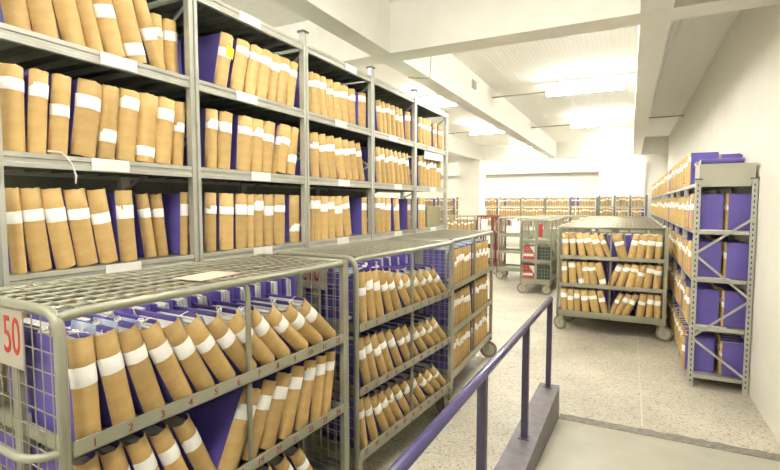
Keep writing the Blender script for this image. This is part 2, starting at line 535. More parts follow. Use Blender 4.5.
ORD = ['first', 'second', 'third', 'fourth', 'fifth', 'sixth', 'seventh', 'eighth', 'ninth', 'tenth', 'eleventh', 'twelfth', 'thirteenth', 'fourteenth', 'fifteenth', 'sixteenth']
NFILES = 0
def make_file(fr, s, d, z, t, lean, label, group, band=None, h=H0, rounded=False, tie=False, sheet=False, bare=False, name='archive_file'):
    """s = centre of the bottom edge in the row, lean in radians (positive: top to the right)"""
    global NFILES
    NFILES += 1
    root = bpy.data.objects.new(name, None)
    COL.objects.link(root)
    root.empty_display_size = 0.05
    root.matrix_world = Matrix.Translation(fr.P(s, d, z)) @ Matrix.Rotation(fr.rz, 4, 'Z') @ Matrix.Rotation(lean, 4, 'Y') @ Matrix.Diagonal((t / T0, 1, h / H0, 1))
    tag(root, label, 'file', group)
    put('spine', random.choice(SPINES_R if rounded else SPINES), root)
    put('cover', COVER, root)
    put('pages', random.choice(PAGES), root)
    if not bare:
        f = random.uniform(0.13, 0.27) if band is None else band
        bm_ = random.choice(BANDS_R if rounded else BANDS)
        o = put('band', bm_, root, (0, 0, H0 * (1 - f) - 0.05))
        o.rotation_euler = (0, random.uniform(-0.05, 0.05), 0)
    if tie: put('tie', random.choice(TIES), root)
    if sheet: put('loose_sheet', SHEET, root)
    return root

def solve_row(fr, d, z, items, h=H0, tdef=0.078, lim=None, zl=0.01):
    """items: (xBL or None, xBR, xTL) pixel columns of the bottom-left, bottom-right and top-left corners of each spine.
    returns [left, t, lean] in row coordinates with neighbours kept apart"""
    out = []
    for it in items:
        bl, br, tl = it[:3]
        sr = fr.s_of(br, d, z + zl)
        sl = fr.s_of(bl, d, z + zl) if bl is not None else None
        best = None
        for q in range(-100, 101):
            th = math.radians(q * 0.5)
            if sl is not None:
                t = max(0.03, min(0.115, (sr - sl) * math.cos(th))); left = sl - zl * math.tan(th)
            else:
                t = tdef; left = sr - zl * math.tan(th) - t / math.cos(th)
            foot = t / math.cos(th)
            # pivot: low corner
            if th <= 0: TL = (left + h * math.sin(th), h * math.cos(th))
            else: TL = (left + foot - t * math.cos(th) + h * math.sin(th), t * math.sin(th) + h * math.cos(th))
            x = px_of(fr.P(TL[0], d, z + TL[1]))
            e = abs(x - tl)
            if best is None or e < best[0]: best = (e, left, t, th)
        out.append([best[1], best[2], best[3]])
    return relax(out, h, lim)

def relax(rows, h=H0, lim=None):
    G = -0.005
    def corners(r):
        left, t, th = r
        foot = t / math.cos(th)
        if th <= 0:
            p = Vector((left, 0)); ux = Vector((math.cos(th), -math.sin(th)))
            bl, br = p, p + ux * t
        else:
            p = Vector((left + foot, 0)); ux = Vector((math.cos(th), -math.sin(th)))
            bl, br = p - ux * t, p
        w = Vector((math.sin(th), math.cos(th))) * h
        return bl, br, bl + w, br + w
    def right_x(r, zz):
        bl, br, tl, tr = corners(r)
        best = -9
        for a, b_ in ((br, tr), (bl, br), (tl, tr), (bl, tl)):
            lo, hi = sorted((a.y, b_.y))
            if lo - 1e-9 <= zz <= hi + 1e-9:
                k_ = 0 if hi - lo < 1e-9 else (zz - a.y) / (b_.y - a.y)
                best = max(best, a.x + (b_.x - a.x) * k_)
                if hi - lo < 1e-9: best = max(best, a.x, b_.x)
        return best
    def left_x(r, zz):
        bl, br, tl, tr = corners(r)
        best = 9e9
        for a, b_ in ((br, tr), (bl, br), (tl, tr), (bl, tl)):
            lo, hi = sorted((a.y, b_.y))
            if lo - 1e-9 <= zz <= hi + 1e-9:
                k_ = 0 if hi - lo < 1e-9 else (zz - a.y) / (b_.y - a.y)
                best = min(best, a.x + (b_.x - a.x) * k_)
        return best
    def gap(a, b_):
        g = 9e9
        for i in range(0, 25):
            zz = h * 1.1 * i / 24
            ra, lb = right_x(a, zz), left_x(b_, zz)
            if ra > -8 and lb < 8e9: g = min(g, lb - ra)
        return g
    if lim is not None:
        for r in rows:
            r[0] = max(r[0], lim[0])
    for _ in range(60):
        moved = False
        for i in range(len(rows) - 1):
            a, b_ = rows[i], rows[i + 1]
            g = gap(a, b_)
            if g < G:
                moved = True
                need = G - g
                if b_[2] < a[2] - 0.01 and (b_[2] < -0.02) :      # right one leans harder onto the left one: straighten it
                    b_[2] += min(0.02, need * 1.5)
                    b_[0] += need * 0.25
                elif a[2] > b_[2] + 0.01 and a[2] > 0.02:
                    a[2] -= min(0.02, need * 1.5)
                    a[0] -= need * 0.25
                else:
                    w = need * 0.5
                    a[1] = max(0.03, a[1] - w); b_[0] += w; b_[1] = max(0.03, b_[1] - w * 0.6)
        if not moved: break
    for i in range(len(rows) - 1):
        g = gap(rows[i], rows[i + 1])
        if g < -0.006:
            sh = -0.006 - g
            for j in range(i + 1, len(rows)): rows[j][0] += sh
    if lim is not None:                                        # keep the row between its two ends
        for _ in range(40):
            over = max(max(c.x for c in corners(r)) for r in rows) - lim[1]
            under = lim[0] - min(min(c.x for c in corners(r)) for r in rows)
            if over <= 0 and under <= 0: break
            if over > 0:
                r = rows[-1]; r[0] -= over
                for i in range(len(rows) - 2, -1, -1):
                    g = gap(rows[i], rows[i + 1])
                    if g < -0.006: rows[i][0] -= -0.006 - g
            if under > 0:
                rows[0][0] += under
                for i in range(len(rows) - 1):
                    g = gap(rows[i], rows[i + 1])
                    if g < -0.006: rows[i + 1][0] += -0.006 - g
            if over > 0 and under > 0: 
                for r in rows: r[1] *= 0.985
    return rows
def base_center(r):
    left, t, th = r
    foot = t / math.cos(th)
    if th <= 0:
        return left + math.cos(th) * t / 2, -math.sin(th) * t / 2
    return left + foot - math.cos(th) * t / 2, math.sin(th) * t / 2
def put_row(fr, d, z, rows, labels, group, **kw):
    res = []
    for i, r in enumerate(rows):
        c, dz = base_center(r)
        extra = {k_: (v[i] if isinstance(v, (list, tuple)) else v) for k_, v in kw.items()}
        res.append(make_file(fr, c, d + extra.pop('rec', 0.0), z + dz + 0.001, r[1], r[2], labels[i], group, **extra))
    return res
def auto_row(s0, s1, n_, lean_fn, t=(0.070, 0.085), gap=0.004):
    rows = []
    x = s0
    for i in range(n_):
        tt = random.uniform(*t)
        th = lean_fn(i / max(1, n_ - 1))
        rows.append([x, tt, th])
        x += tt / math.cos(th) + gap
    return relax(rows, lim=(s0, s1))

# ================================================================== LEFT RACK
RX = -2.05
POSTS = [0.892, 1.788, 2.747, 3.715, 4.655, 5.617]
LIPS = [0.05, 0.495, 0.955, 1.415, 1.880, 2.340, 2.803]
LIPH = 0.056
RDEP = 0.62
FR = Frame((RX, 0.0), math.pi / 2)          # s == world Y
rack = empty('shelving_rack', (RX, POSTS[0], 0))
tag(rack, 'tall galvanised shelving rack of five bays packed with kraft files', 'shelving rack')
def rk(x, y, z): return (x - RX, y - POSTS[0], z)
def lm(me_b, name, m, parent=rack): return me_b.build(name, m, parent)
pw = 0.027
for i, y in enumerate(POSTS):
    topz = 2.925 if i < 5 else 2.86
    for front in (True, False):
        x0 = 0.0 if front else -RDEP
        sgn = -1 if front else 1
        f0 = 0.006 if front else -RDEP - 0.006
        m = MB()
        c = y - POSTS[0]
        # channel post: web, two flanges with lips, grooved face
        poly = [(f0, c - pw), (f0, c - 0.009), (f0 + sgn * 0.010, c - 0.006), (f0 + sgn * 0.010, c + 0.006), (f0, c + 0.009), (f0, c + pw),
                (f0 + sgn * 0.038, c + pw), (f0 + sgn * 0.038, c - pw)]
        m.prism(poly, 'z', 0.0, topz)
        lm(m, 'post', M_RACK)
        cp = MB()
        cp.box(min(f0 + sgn * 0.050, f0 - sgn * 0.005), max(f0 + sgn * 0.050, f0 - sgn * 0.005), c - pw - 0.005, c + pw + 0.005, topz, topz + 0.014)
        lm(cp, 'post_cap', M_CAP)
    # side-frame zigzag
    c = y - POSTS[0]
    zz = [0.2, 0.4, 0.6, 0.8, 1.0, 1.22, 1.42, 1.60, 1.82, 2.08, 2.42, 2.78]      # even entries on the rear post
    for j in range(len(zz) - 1):
        xa, xb = (-RDEP + 0.035, -0.035) if j % 2 == 0 else (-0.035, -RDEP + 0.035)
        MB().bar((xa, c, zz[j]), (xb, c, zz[j + 1]), 0.006, 0.018).build('brace', M_RACK, rack)
def shelf_mesh(w):
    m = MB()
    prof = [(0.0, 0.0), (0.0, 0.016), (-0.005, 0.020), (-0.005, 0.034), (0.0, 0.038), (0.0, LIPH), (-0.022, LIPH), (-0.022, 0.0)]
    m.prism(prof, 'y', 0, w, 0)
    m.prism([(-RDEP - x, z) for x, z in prof], 'y', 0, w, 0)
    # deck boards with folded ribs under them
    K = 7
    for i in range(K):
        a, b_ = w * i / K + 0.001, w * (i + 1) / K - 0.001
        m.box(-RDEP + 0.022, -0.022, a, b_, LIPH - 0.012, LIPH - 0.002, 1)
        m.box(-RDEP + 0.024, -0.024, a, a + 0.004, LIPH - 0.040, LIPH - 0.012, 1)
        m.box(-RDEP + 0.024, -0.024, b_ - 0.004, b_, LIPH - 0.040, LIPH - 0.012, 1)
    return m.mesh('shelf', [M_RACK, M_DECK])
for bay in range(4):
    a, b_ = POSTS[bay] + pw, POSTS[bay + 1] - pw
    for li in range(6):
        MB().box(-RDEP - 0.004, -RDEP - 0.001, a - POSTS[0], b_ - POSTS[0], LIPS[li] + LIPH, LIPS[li + 1]).build('shade_panel', M_DECK, rack)  # dark sheets added so the gaps behind the files read as shade
CARDS = {6: (250, 351), 5: (119, 247, 341, 393, 431), 4: (111, 261, 344, 398, 433), 3: (124, 263, 343, 398, 433)}
for bay in range(5):
    a, b_ = POSTS[bay] + pw, POSTS[bay + 1] - pw
    me = shelf_mesh(b_ - a)
    for li, z in enumerate(LIPS):
        sh = put('shelf', me, rack, rk(RX, a, z))
        cols = CARDS.get(li, ())
        for cpx in cols:
            s = FR.s_of(cpx, 0, z + 0.03)
            if a + 0.06 < s < b_ - 0.06:
                c = MB().box(0.0005, 0.003, s - a - 0.085, s - a + 0.085, 0.004, 0.056)
                c.build('shelf_card', M_WHITE, sh)

BAYN = ['fifth', 'fourth', 'third', 'second', 'end']
def rack_labels(bay, level, n_):
    # counted towards the free end of the rack, where the column stands
    w = 'kraft file, %s from the column-side post, %s file shelf, %s bay from column end'
    if bay == 4: w = 'kraft file, %s from the column-side post, %s file shelf, column-end bay'
    out = []
    for i in range(n_):
        q = n_ - 1 - i
        a = w % (ORD[q], level) if bay == 4 else w % (ORD[q], level, BAYN[bay])
        out.append(a.replace('first from', 'next to'))
    return out
def rk_row(bay, li, items, level, **kw):
    z = LIPS[li] + LIPH - 0.002
    d = 0.052
    lim = (POSTS[bay] + (0.006 if bay else -0.05), POSTS[bay + 1] - 0.006)
    if bay > 1 and li == 5: kw.setdefault('h', 0.302)
    if bay <= 1 and li == 5: kw.setdefault('h', 0.315)
    if items and len(items[0]) >= 3 and not kw.pop('ready', False):
        rows = solve_row(FR, d, z, items, lim=lim)
    else: rows = items
    labels = rack_labels(bay, level, len(rows))
    return put_row(FR, d, z, rows, labels, 'kraft files on the tall rack', **kw)
R = 0.15
# --- upper file shelf
rk_row(0, 5, [(7, 34, -12), (35, 62, 15), (62.5, 87.5, 38), (88, 105, 66), (105.5, 128, 84), (128.5, 150, 109), (150.5, 166, 126)], 'upper', rounded=True,
       band=[0.05, 0.1, 0.12, 0.1, 0.33, 0.74, 0.42])
BAY2 = rk_row(1, 5, [(214.6, 227.6, 223), (230.5, 243.7, 239.5), (244.5, 256, 253), (256.5, 268, 264.5), (268.6, 277.5, 275), (277.7, 288, 284), (288.5, 296, 293.5)], 'upper', rounded=True,
       band=[0.30, 0.12, 0.14, 0.16, 0.2, 0.13, 0.17])
rk_row(2, 5, [(309.5, 313, 308.5), (313, 321, 311), (321.3, 327.5, 319), (328, 335, 326), (335.2, 342, 333.5), (342.2, 349, 341), (349.2, 356, 348.5), (359.5, 367, 359.5)], 'upper', rounded=True, band=[.2, .18, .16, .22, .22, .18, .18, .1])
rk_row(3, 5, [(379, 383, 376), (383.2, 387, 380), (387.2, 391.5, 385.2), (391.7, 396, 390), (396.2, 400, 393.5), (400.3, 404, 398), (407.5, 412.5, 407)], 'upper', rounded=True)
rk_row(4, 5, [(419, 422, 418.5), (422.2, 425.2, 422), (425.4, 428, 425), (428.2, 431, 428), (434, 437, 433.5), (439.5, 443, 439.5)], 'upper', rounded=True)
# --- middle file shelf
rk_row(0, 4, [(2.5, 27.5, 0), (28.2, 48, 30.5), (49, 69, 54), (71.5, 97.5, 80), (98.3, 116, 103.5), (116.6, 137, 122), (137.6, 157.5, 142.7), (160, 177.3, 164.5), (178, 189, 181)], 'middle', rounded=True,
       band=[0.14, 0.17, 0.36, 0.22, 0.62, 0.12, 0.76, 0.18, 0.32])
rk_row(1, 4, [(206, 217.5, 207.5), (218, 231, 221), (237.5, 251.5, 240), (252, 263.5, 254.3), (264, 275, 267.5), (275.2, 278, 282), (278.5, 290, 286), (290.3, 298, 295)], 'middle', rounded=True, band=[.18, .2, .18, .18, .24, .25, .25, .6])
rk_row(2, 4, [(312, 320, 310.5), (321.7, 329, 317), (329.3, 337.4, 326), (337.7, 345.6, 331.5), (346, 352, 340), (352.3, 359.5, 347.5), (359.8, 365, 354.5)], 'middle', rounded=True)
rk_row(3, 4, [(378.5, 382.5, 376.5), (382.7, 387, 379.5), (387.2, 391.5, 383.5), (391.7, 396.5, 387.5), (396.7, 401, 392), (401.2, 405.5, 397.5), (405.7, 409, 402.5), (409.2, 412.4, 406)], 'middle', rounded=True)
rk_row(4, 4, [(419.5, 423, 418.5), (423.2, 426.5, 422), (426.7, 430, 425.5), (430.2, 433.5, 429), (433.7, 437, 432.5), (437.2, 443, 437)], 'middle', rounded=True)
# --- lower file shelf
rk_row(0, 3, [(13, 29, 4), (31, 53, 16), (57.5, 78, 41), (79, 100, 65), (101.5, 120, 88), (122, 139, 116), (183.5, 190.5, 183.5)], 'lower', band=[.26, .24, .26, .24, .30, .24, .22])
rk_row(1, 3, [(206, 217.5, 206), (221, 235, 221), (237, 248, 237), (248.3, 254.3, 248), (255, 264.5, 254.7), (265, 274.5, 265), (275, 286, 275), (292, 301.5, 292)], 'lower', band=[.2, .22, .23, .24, .16, .26, .2, .62])
rk_row(2, 3, [(310.5, 313.7, 310), (314.5, 321.3, 314), (321.7, 328.7, 321.5), (329.2, 335.8, 328.5), (336.5, 344.2, 334), (345.4, 353.3, 342), (365, 369.3, 364.8)], 'lower')
rk_row(3, 3, [(376.5, 381, 376), (381.5, 385.5, 381), (386, 392.5, 386), (395.4, 401.5, 394), (411.2, 413, 411)], 'lower')
rk_row(4, 3, [(419, 422, 419), (422.5, 425.3, 422)], 'lower')
# files pushed deeper on the bay beside trolley 50
for li, d, items, lv in ((5, 0.088, ((157, -0.06), (172, -0.03)), 'upper'), (3, 0.10, ((146, -0.13), (158, -0.10)), 'lower')):
    z = LIPS[li] + LIPH - 0.002
    if li == 5:
        e_ = POSTS[1] - 0.008
        rows = [[e_ - 0.172, 0.082, -0.03], [e_ - 0.086, 0.083, -0.03]]
    else:
        rows = relax([[FR.s_of(px, d, z + 0.05), 0.066, th] for px, th in items])
    for i, r_ in enumerate(rows):
        c, dz = base_center(r_)
        make_file(FR, c, d, z + dz + 0.001, r_[1], r_[2], 'kraft file pushed back from the shelf edge, %s of two, %s shelf, fifth bay' % (ORD[1 - i], lv), 'kraft files on the tall rack', rounded=True, band=0.22, h=0.285 if li == 5 else 0.32)
# yellow note on the first file of the second bay

_n = MB().box(-0.022, 0.022, -0.0215, -0.0185, 0.0, 0.066)
o_ = put('sticky_note', _n.mesh('sticky_note', M_YELLOW), BAY2[0], (0.008, 0, 0.190))
o_['label'] = 'yellow sticky note'
BAY2[0]['label'] = 'kraft file with a yellow note on its spine, upper file shelf of the rack'
# olive box and white sheet at the free end of the lower shelf
z = LIPS[3] + LIPH
bx = empty('document_box', (RX - 0.20, 5.35, z))
tag(bx, 'olive cardboard box lying on the lower shelf of the end bay', 'box')
MB().box(-0.14, 0.14, -0.21, 0.21, 0.0, 0.19).build('box_body', M_OLIVE, bx)
MB().box(-0.145, 0.145, -0.215, 0.215, 0.19, 0.235).build('lid', M_OLIVE, bx)
hc = MB().hexa([(RX - 0.012, 4.93, LIPS[5] - 0.095), (RX - 0.010, 4.93, LIPS[5] - 0.095), (RX - 0.010, 5.52, LIPS[5] - 0.085), (RX - 0.012, 5.52, LIPS[5] - 0.085),
                (RX - 0.012, 4.93, LIPS[5] - 0.002), (RX - 0.010, 4.93, LIPS[5] - 0.002), (RX - 0.010, 5.52, LIPS[5] - 0.002), (RX - 0.012, 5.52, LIPS[5] - 0.002)]).build('paper_notice', M_WHITE)
tag(hc, 'long white paper strip hanging under the upper shelf of the end bay', 'paper')
ln = MB().tube([(RX + 0.002, 1.07, LIPS[4] + LIPH + 0.012), (RX + 0.008, 1.12, LIPS[4] + LIPH + 0.010), (RX + 0.012, 1.15, LIPS[4] + 0.03), (RX + 0.010, 1.17, LIPS[4] - 0.02), (RX + 0.010, 1.168, LIPS[4] - 0.055)], 0.004, 6)
tag(ln.build('loose_string', M_TIE), 'white cotton string dangling over the edge of the middle file shelf', 'string')

# ================================================================== the files beyond the nearest three hundred: one mass
STUFF = MB()
def stuff_file(fr, r_, d, z, h=0.325, dep=0.27, band=None, purple=False):
    c, dz = base_center(r_)
    t, th = r_[1], r_[2]
    Mx = Matrix.Translation(fr.P(c, d, z + dz + 0.001)) @ Matrix.Rotation(fr.rz, 4, 'Z') @ Matrix.Rotation(th, 4, 'Y')
    def q(pts, m, sm=False): STUFF.quad([Mx @ Vector(p) for p in pts], m, sm)
    a = t / 2
    ar = [(-a, 0.008), (-a * 0.6, -0.008), (0, -0.012), (a * 0.6, -0.008), (a, 0.008)]
    for i in range(4):
        (x0, y0), (x1, y1) = ar[i], ar[i + 1]
        q([(x0, y0, 0), (x1, y1, 0), (x1, y1, h), (x0, y0, h)], 1 if purple else 0)
    f = random.uniform(0.14, 0.30) if band is None else band
    b0, b1 = h * (1 - f) - 0.05, h * (1 - f)
    for i in range(4):
        (x0, y0), (x1, y1) = ar[i], ar[i + 1]
        q([(x0 * 1.02, y0 - 0.002, b0), (x1 * 1.02, y1 - 0.002, b0), (x1 * 1.02, y1 - 0.002, b1), (x0 * 1.02, y0 - 0.002, b1)], 3)
    for s_ in (-a, a):
        q([(s_, 0.008, 0.003), (s_, dep, 0.003), (s_, dep, h - 0.005), (s_, 0.008, h - 0.005)], 1)
    q([(-a, 0.0, h - 0.015), (a, 0.0, h - 0.015), (a, dep, h - 0.015), (-a, dep, h - 0.015)], 2)
    q([(-a, dep, 0.003), (a, dep, 0.003), (a, dep, h - 0.015), (-a, dep, h - 0.015)], 1)
def stuff_row(fr, s0, s1, d, z, dens=1.0, lean=0.06, h=0.325, dep=0.27, t=(0.062, 0.088)):
    x = s0
    th = 0.0
    while x < s1 - 0.10:
        tt = random.uniform(*t)
        if random.random() < 0.25: th = random.choice((-1, 1, -1)) * random.uniform(0, lean)
        if random.random() > dens:
            x += random.uniform(0.05, 0.14); th = -random.uniform(0.08, 0.3) if lean > 0.08 else -0.04
            continue
        ex = max(0, h * math.sin(-th)) if th < 0 else 0
        stuff_file(fr, [x, tt, 0.0 if abs(th) < 0.02 else th * 0.3], d + random.uniform(0, 0.02), z, h * random.uniform(0.95, 1.02), dep, purple=random.random() < 0.05)
        x += tt / math.cos(th) + 0.012

# back row of the tall rack (its far side)
FRB = Frame((RX - RDEP, POSTS[-1]), -math.pi / 2)
for li in (3, 4, 5):
    for bay in range(1 if li in (3, 5) else 0, 4 if li == 3 else 5):
        a, b_ = POSTS[-1] - POSTS[bay + 1] + 0.04, POSTS[-1] - POSTS[bay] - 0.04
        stuff_row(FRB, a, b_ - 0.0, 0.03, LIPS[li] + LIPH, dens=0.95, lean=0.04)

# ================================================================== WIRE TROLLEYS
CTOP = 1.43
CLIP = [0.245, 0.62, 1.0]
CLH = 0.050
def wheel_meshes(R_=0.095, w=0.034):
    def disc(r0, r1, ww, n_=20):
        m = MB()
        for k_ in range(n_):
            a, b_ = 2 * math.pi * k_ / n_, 2 * math.pi * (k_ + 1) / n_
            P = lambda r_, t, y: (r_ * math.cos(t), y, r_ * math.sin(t))
            for y in (-ww / 2, ww / 2):
                m.quad([P(r0, a, y), P(r1, a, y), P(r1, b_, y), P(r0, b_, y)])
            m.quad([P(r1, a, -ww / 2), P(r1, b_, -ww / 2), P(r1, b_, ww / 2), P(r1, a, ww / 2)], 0, True)
            if r0 > 0.001: m.quad([P(r0, a, -ww / 2), P(r0, b_, -ww / 2), P(r0, b_, ww / 2), P(r0, a, ww / 2)], 0, True)
        return m
    return disc(R_ * 0.72, R_, w).mesh('tyre', M_RUBBER), disc(0.0005, R_ * 0.72, w * 0.7).mesh('hub', M_SIGN)
TYRE, HUB = wheel_meshes()
def fork_mesh(mt):
    m = MB()
    m.box(-0.05, 0.05, -0.04, 0.04, 0.195, 0.205)
    m.tube([(0, 0, 0.205), (0, 0, 0.185)], 0.028, 10)
    for y in (-0.026, 0.026):
        m.hexa([(0.018, y - 0.002, 0.08), (0.05, y - 0.002, 0.08), (0.05, y + 0.002, 0.08), (0.018, y + 0.002, 0.08),
                (-0.035, y - 0.002, 0.187), (0.035, y - 0.002, 0.187), (0.035, y + 0.002, 0.187), (-0.035, y + 0.002, 0.187)])
    m.box(-0.035, 0.035, -0.028, 0.028, 0.183, 0.190)
    m.tube([(0.033, -0.032, 0.095), (0.033, 0.032, 0.095)], 0.008, 8)
    return m.mesh('caster', mt)
FORK = fork_mesh(M_CART)
_cm = {}
def cart_mesh(key, fn):
    if key not in _cm: _cm[key] = fn()
    return _cm[key]
def make_cart(O, rz, L, label, D=0.60, group='wire trolleys', numbers=0, sign=None, handle='loop', paint=None, wires=True, shelves=(0, 1, 2), casters=None, name='wire_trolley', mid=0.5, fine=True):
    paint = paint or M_CART
    wire = M_WIRE if paint is M_CART else paint
    c = empty(name, (O[0], O[1], 0), rz)
    tag(c, label, 'trolley', group)
    K = (round(L, 3), round(D, 3), paint.name)
    def P(name_, key, fn, m):
        me = cart_mesh((name_, key) + K, lambda: fn().mesh(name_, m))
        return put(name_, me, c)
    # tubular end frame and flat posts of the other end
    P('end_frame', 0, lambda: MB().tube(fillet([(0, 0, 0.2), (0, 0, CTOP), (0, D, CTOP), (0, D, 0.2)], 0.075, 7), 0.0165, 10), paint)
    for y in (0.0, D):
        P('corner_post', y, lambda: MB().box(L - 0.042, L, y - 0.014, y + 0.014, 0.2, CTOP + 0.012), paint)
    P('end_rail', 0, lambda: MB().tube([(L - 0.02, 0.012, CTOP), (L - 0.02, D - 0.012, CTOP)], 0.015, 8), paint)
    P('top_rail', 0, lambda: MB().tube([(0.0, 0.019, CTOP - 0.019), (0.03, 0.010, CTOP - 0.010), (0.07, 0.002, CTOP - 0.005), (L - 0.04, 0, CTOP - 0.004)], 0.0155, 10), paint)
    P('top_rail', 1, lambda: MB().tube([(0.0, D - 0.019, CTOP - 0.019), (0.03, D - 0.010, CTOP - 0.010), (0.07, D - 0.002, CTOP - 0.005), (L - 0.04, D, CTOP - 0.004)], 0.0155, 10), paint)
    for y in (0.0, D):
        yy_ = y + (0.004 if y == 0 else -0.004)
        P('middle_post', ('m', y, mid), lambda: MB().tube(fillet([(L * mid - 0.085, yy_, CTOP - 0.006), (L * mid, yy_, CTOP - 0.006), (L * mid, yy_, 0.22)], 0.06, 6), 0.0115, 8), paint)
    # top grid
    def top():
        m = MB()
        nb = 7
        for i in range(1, nb):
            y = D * i / nb
            m.tube([(0.012, y, CTOP), (L - 0.03, y, CTOP)], 0.0065, 6)
        nw = int(L / 0.055)
        for i in range(1, nw):
            x = L * i / nw
            m.tube([(x, 0.0, CTOP + 0.008), (x, D, CTOP + 0.008)], 0.0026, 4)
        return m
    P('top_grid', fine, top, wire)
    def panel(x):
        def f():
            m = MB()
            sp = 0.052 if fine else 0.08
            n1 = int(D / sp)
            for i in range(1, n1):
                y = D * i / n1
                m.tube([(x, y, 0.22), (x, y, CTOP - 0.012)], 0.0019, 4)
            n2 = int((CTOP - 0.24) / 0.062)
            for i in range(1, n2):
                z_ = 0.24 + (CTOP - 0.24) * i / n2
                m.tube([(x + 0.003, 0.0, z_), (x + 0.003, D, z_)], 0.0021, 4)
            return m
        return f
    if wires:
        P('wire_panel', 0, panel(0.0), wire)
        P('wire_panel', 1, panel(L - 0.025), wire)
        P('end_post', 0, lambda: MB().box(0.006, 0.022, D * 0.5 - 0.026, D * 0.5 + 0.026, 0.22, CTOP - 0.006), paint)
        P('end_post', 1, lambda: MB().box(L - 0.05, L - 0.034, D * 0.5 - 0.026, D * 0.5 + 0.026, 0.22, CTOP - 0.006), paint)
    def shelf_m():
        m = MB()
        for y in (0.0, D):
            a, b_ = (0.001, 0.006) if y == 0 else (D - 0.006, D - 0.001)
            m.box(0.018, L - 0.043, a - 0.014 if y == 0 else a, b_ - 0.014 if y == 0 else b_ , 0, CLH)
            m.box(0.018, L - 0.043, min(a, b_) - 0.014 if y == 0 else D - 0.03, 0.016 if y == 0 else D - 0.001, 0.0, 0.004)
        m.box(0.018, L - 0.043, 0.016, D - 0.03, 0.004, 0.009)
        nr = int(L / 0.045)
        for i in range(1, nr):
            x = L * i / nr
            m.box(x - 0.006, x + 0.006, 0.012, D - 0.012, -0.012, 0.004)
        m.box(0.014, 0.020, 0.0, D, 0.0, CLH)
        m.box(L - 0.048, L - 0.043, 0.0, D, 0.0, CLH)
        return m
    me = cart_mesh(('shelf',) + K, lambda: shelf_m().mesh('shelf', paint))
    for li in shelves:
        sh = put('shelf', me, c, (0, 0, CLIP[li]))
        if numbers:
            for q in range(numbers):
                n0 = (2 - li) * numbers + q + 1
                t = put('slot_number', text_mesh(str(n0), 0.036, M_REDTAG), sh, ((q + 0.5) / numbers * (L - 0.06) + 0.02, -0.0148, CLH / 2))
                t.rotation_euler = (math.pi / 2, 0, 0)
    P('base_frame', 0, lambda: MB().bar((0.0, 0.02, 0.224), (L, 0.02, 0.224), 0.03, 0.035).bar((0.0, D - 0.02, 0.224), (L, D - 0.02, 0.224), 0.03, 0.035).bar((0.02, 0.03, 0.224), (0.02, D - 0.03, 0.224), 0.03, 0.034).bar((L - 0.02, 0.03, 0.224), (L - 0.02, D - 0.03, 0.224), 0.03, 0.034), paint)
    angs = casters or (0.3, 0.9, 0.1, 0.5)
    for (x, y), a in zip(((0.06, 0.05), (L - 0.045, 0.05), (0.06, D - 0.05), (L - 0.045, D - 0.05)), angs):
        f = put('caster', FORK, c, (x, y, 0.0))
        f.rotation_euler = (0, 0, a)
        put('tyre', TYRE, f, (0.033, 0, 0.0955)); put('hub', HUB, f, (0.033, 0, 0.0955))
    if handle == 'loop':
        P('handle', 'a', lambda: MB().tube(fillet([(-0.012, 0.03, 1.34), (-0.075, 0.03, 1.34), (-0.075, 0.03, 1.09), (-0.012, 0.03, 1.09)], 0.04, 5), 0.0105, 8), paint)
    elif handle == 'bumper':
        P('handle', 'b', lambda: MB().tube(fillet([(-0.010, 0.006, 1.025), (-0.08, 0.03, 1.025), (-0.08, D - 0.03, 1.025), (-0.010, D - 0.006, 1.025)], 0.07, 6), 0.0125, 10), paint)
    if sign:
        y = D * 0.5 + 0.10
        sp = put('sign_plate', MB().box(-0.008, -0.004, -0.155, 0.155, -0.095, 0.095).mesh('sign_plate', M_SIGN), c, (0, y - 0.04, 1.325))
        t = put('lettering', text_mesh(sign, 0.172 if len(sign) < 3 else 0.15, M_RED), sp, (-0.0090, -0.085 if len(sign) < 3 else -0.03, 0.0))
        t.scale = (0.68, 1, 1)
        t.rotation_euler = (math.pi / 2, 0, -math.pi / 2)
    return c, Frame(O, rz)
def ang(a, b_): return math.atan2(b_[1] - a[1], b_[0] - a[0])
def dist(a, b_): return math.hypot(b_[0] - a[0], b_[1] - a[1])

_u = 'zero one two three four five six seven eight nine ten eleven twelve thirteen fourteen fifteen sixteen seventeen eighteen nineteen'.split()
def numw(n_):
    if n_ < 20: return _u[n_]
    return {2: 'twenty', 3: 'thirty'}[n_ // 10] + ('-' + _u[n_ % 10] if n_ % 10 else '')
SHN = {2: 'top', 1: 'middle', 0: 'bottom'}
def cart_files(fr, L, li, items, who, start, ready=False, d=0.026, group='files on the wire trolleys', **kw):
    z = CLIP[li] + 0.0095
    lim = (0.036, L - 0.054)
    rows = items if ready else solve_row(fr, d, z, items, lim=lim, tdef=kw.pop('tdef', 0.075), zl=0.04)
    labels = []
    for i in range(len(rows)):
        labels.append(('kraft-spined file over the slot numbered %s, %s shelf of %s' % (numw(start + i), SHN[li], who)) if start else
                      ('kraft-spined file, %s from the handle end, %s shelf of %s' % (ORD[i], SHN[li], who)))
    kw.setdefault('band', [random.uniform(0.20, 0.33) for _ in rows])
    kw.setdefault('tie', [random.random() < 0.7 for _ in rows] if li == 2 else False)
    kw.setdefault('sheet', [random.random() < 0.35 for _ in rows] if li == 2 else False)
    return put_row(fr, d, z, rows, labels, group, **kw)
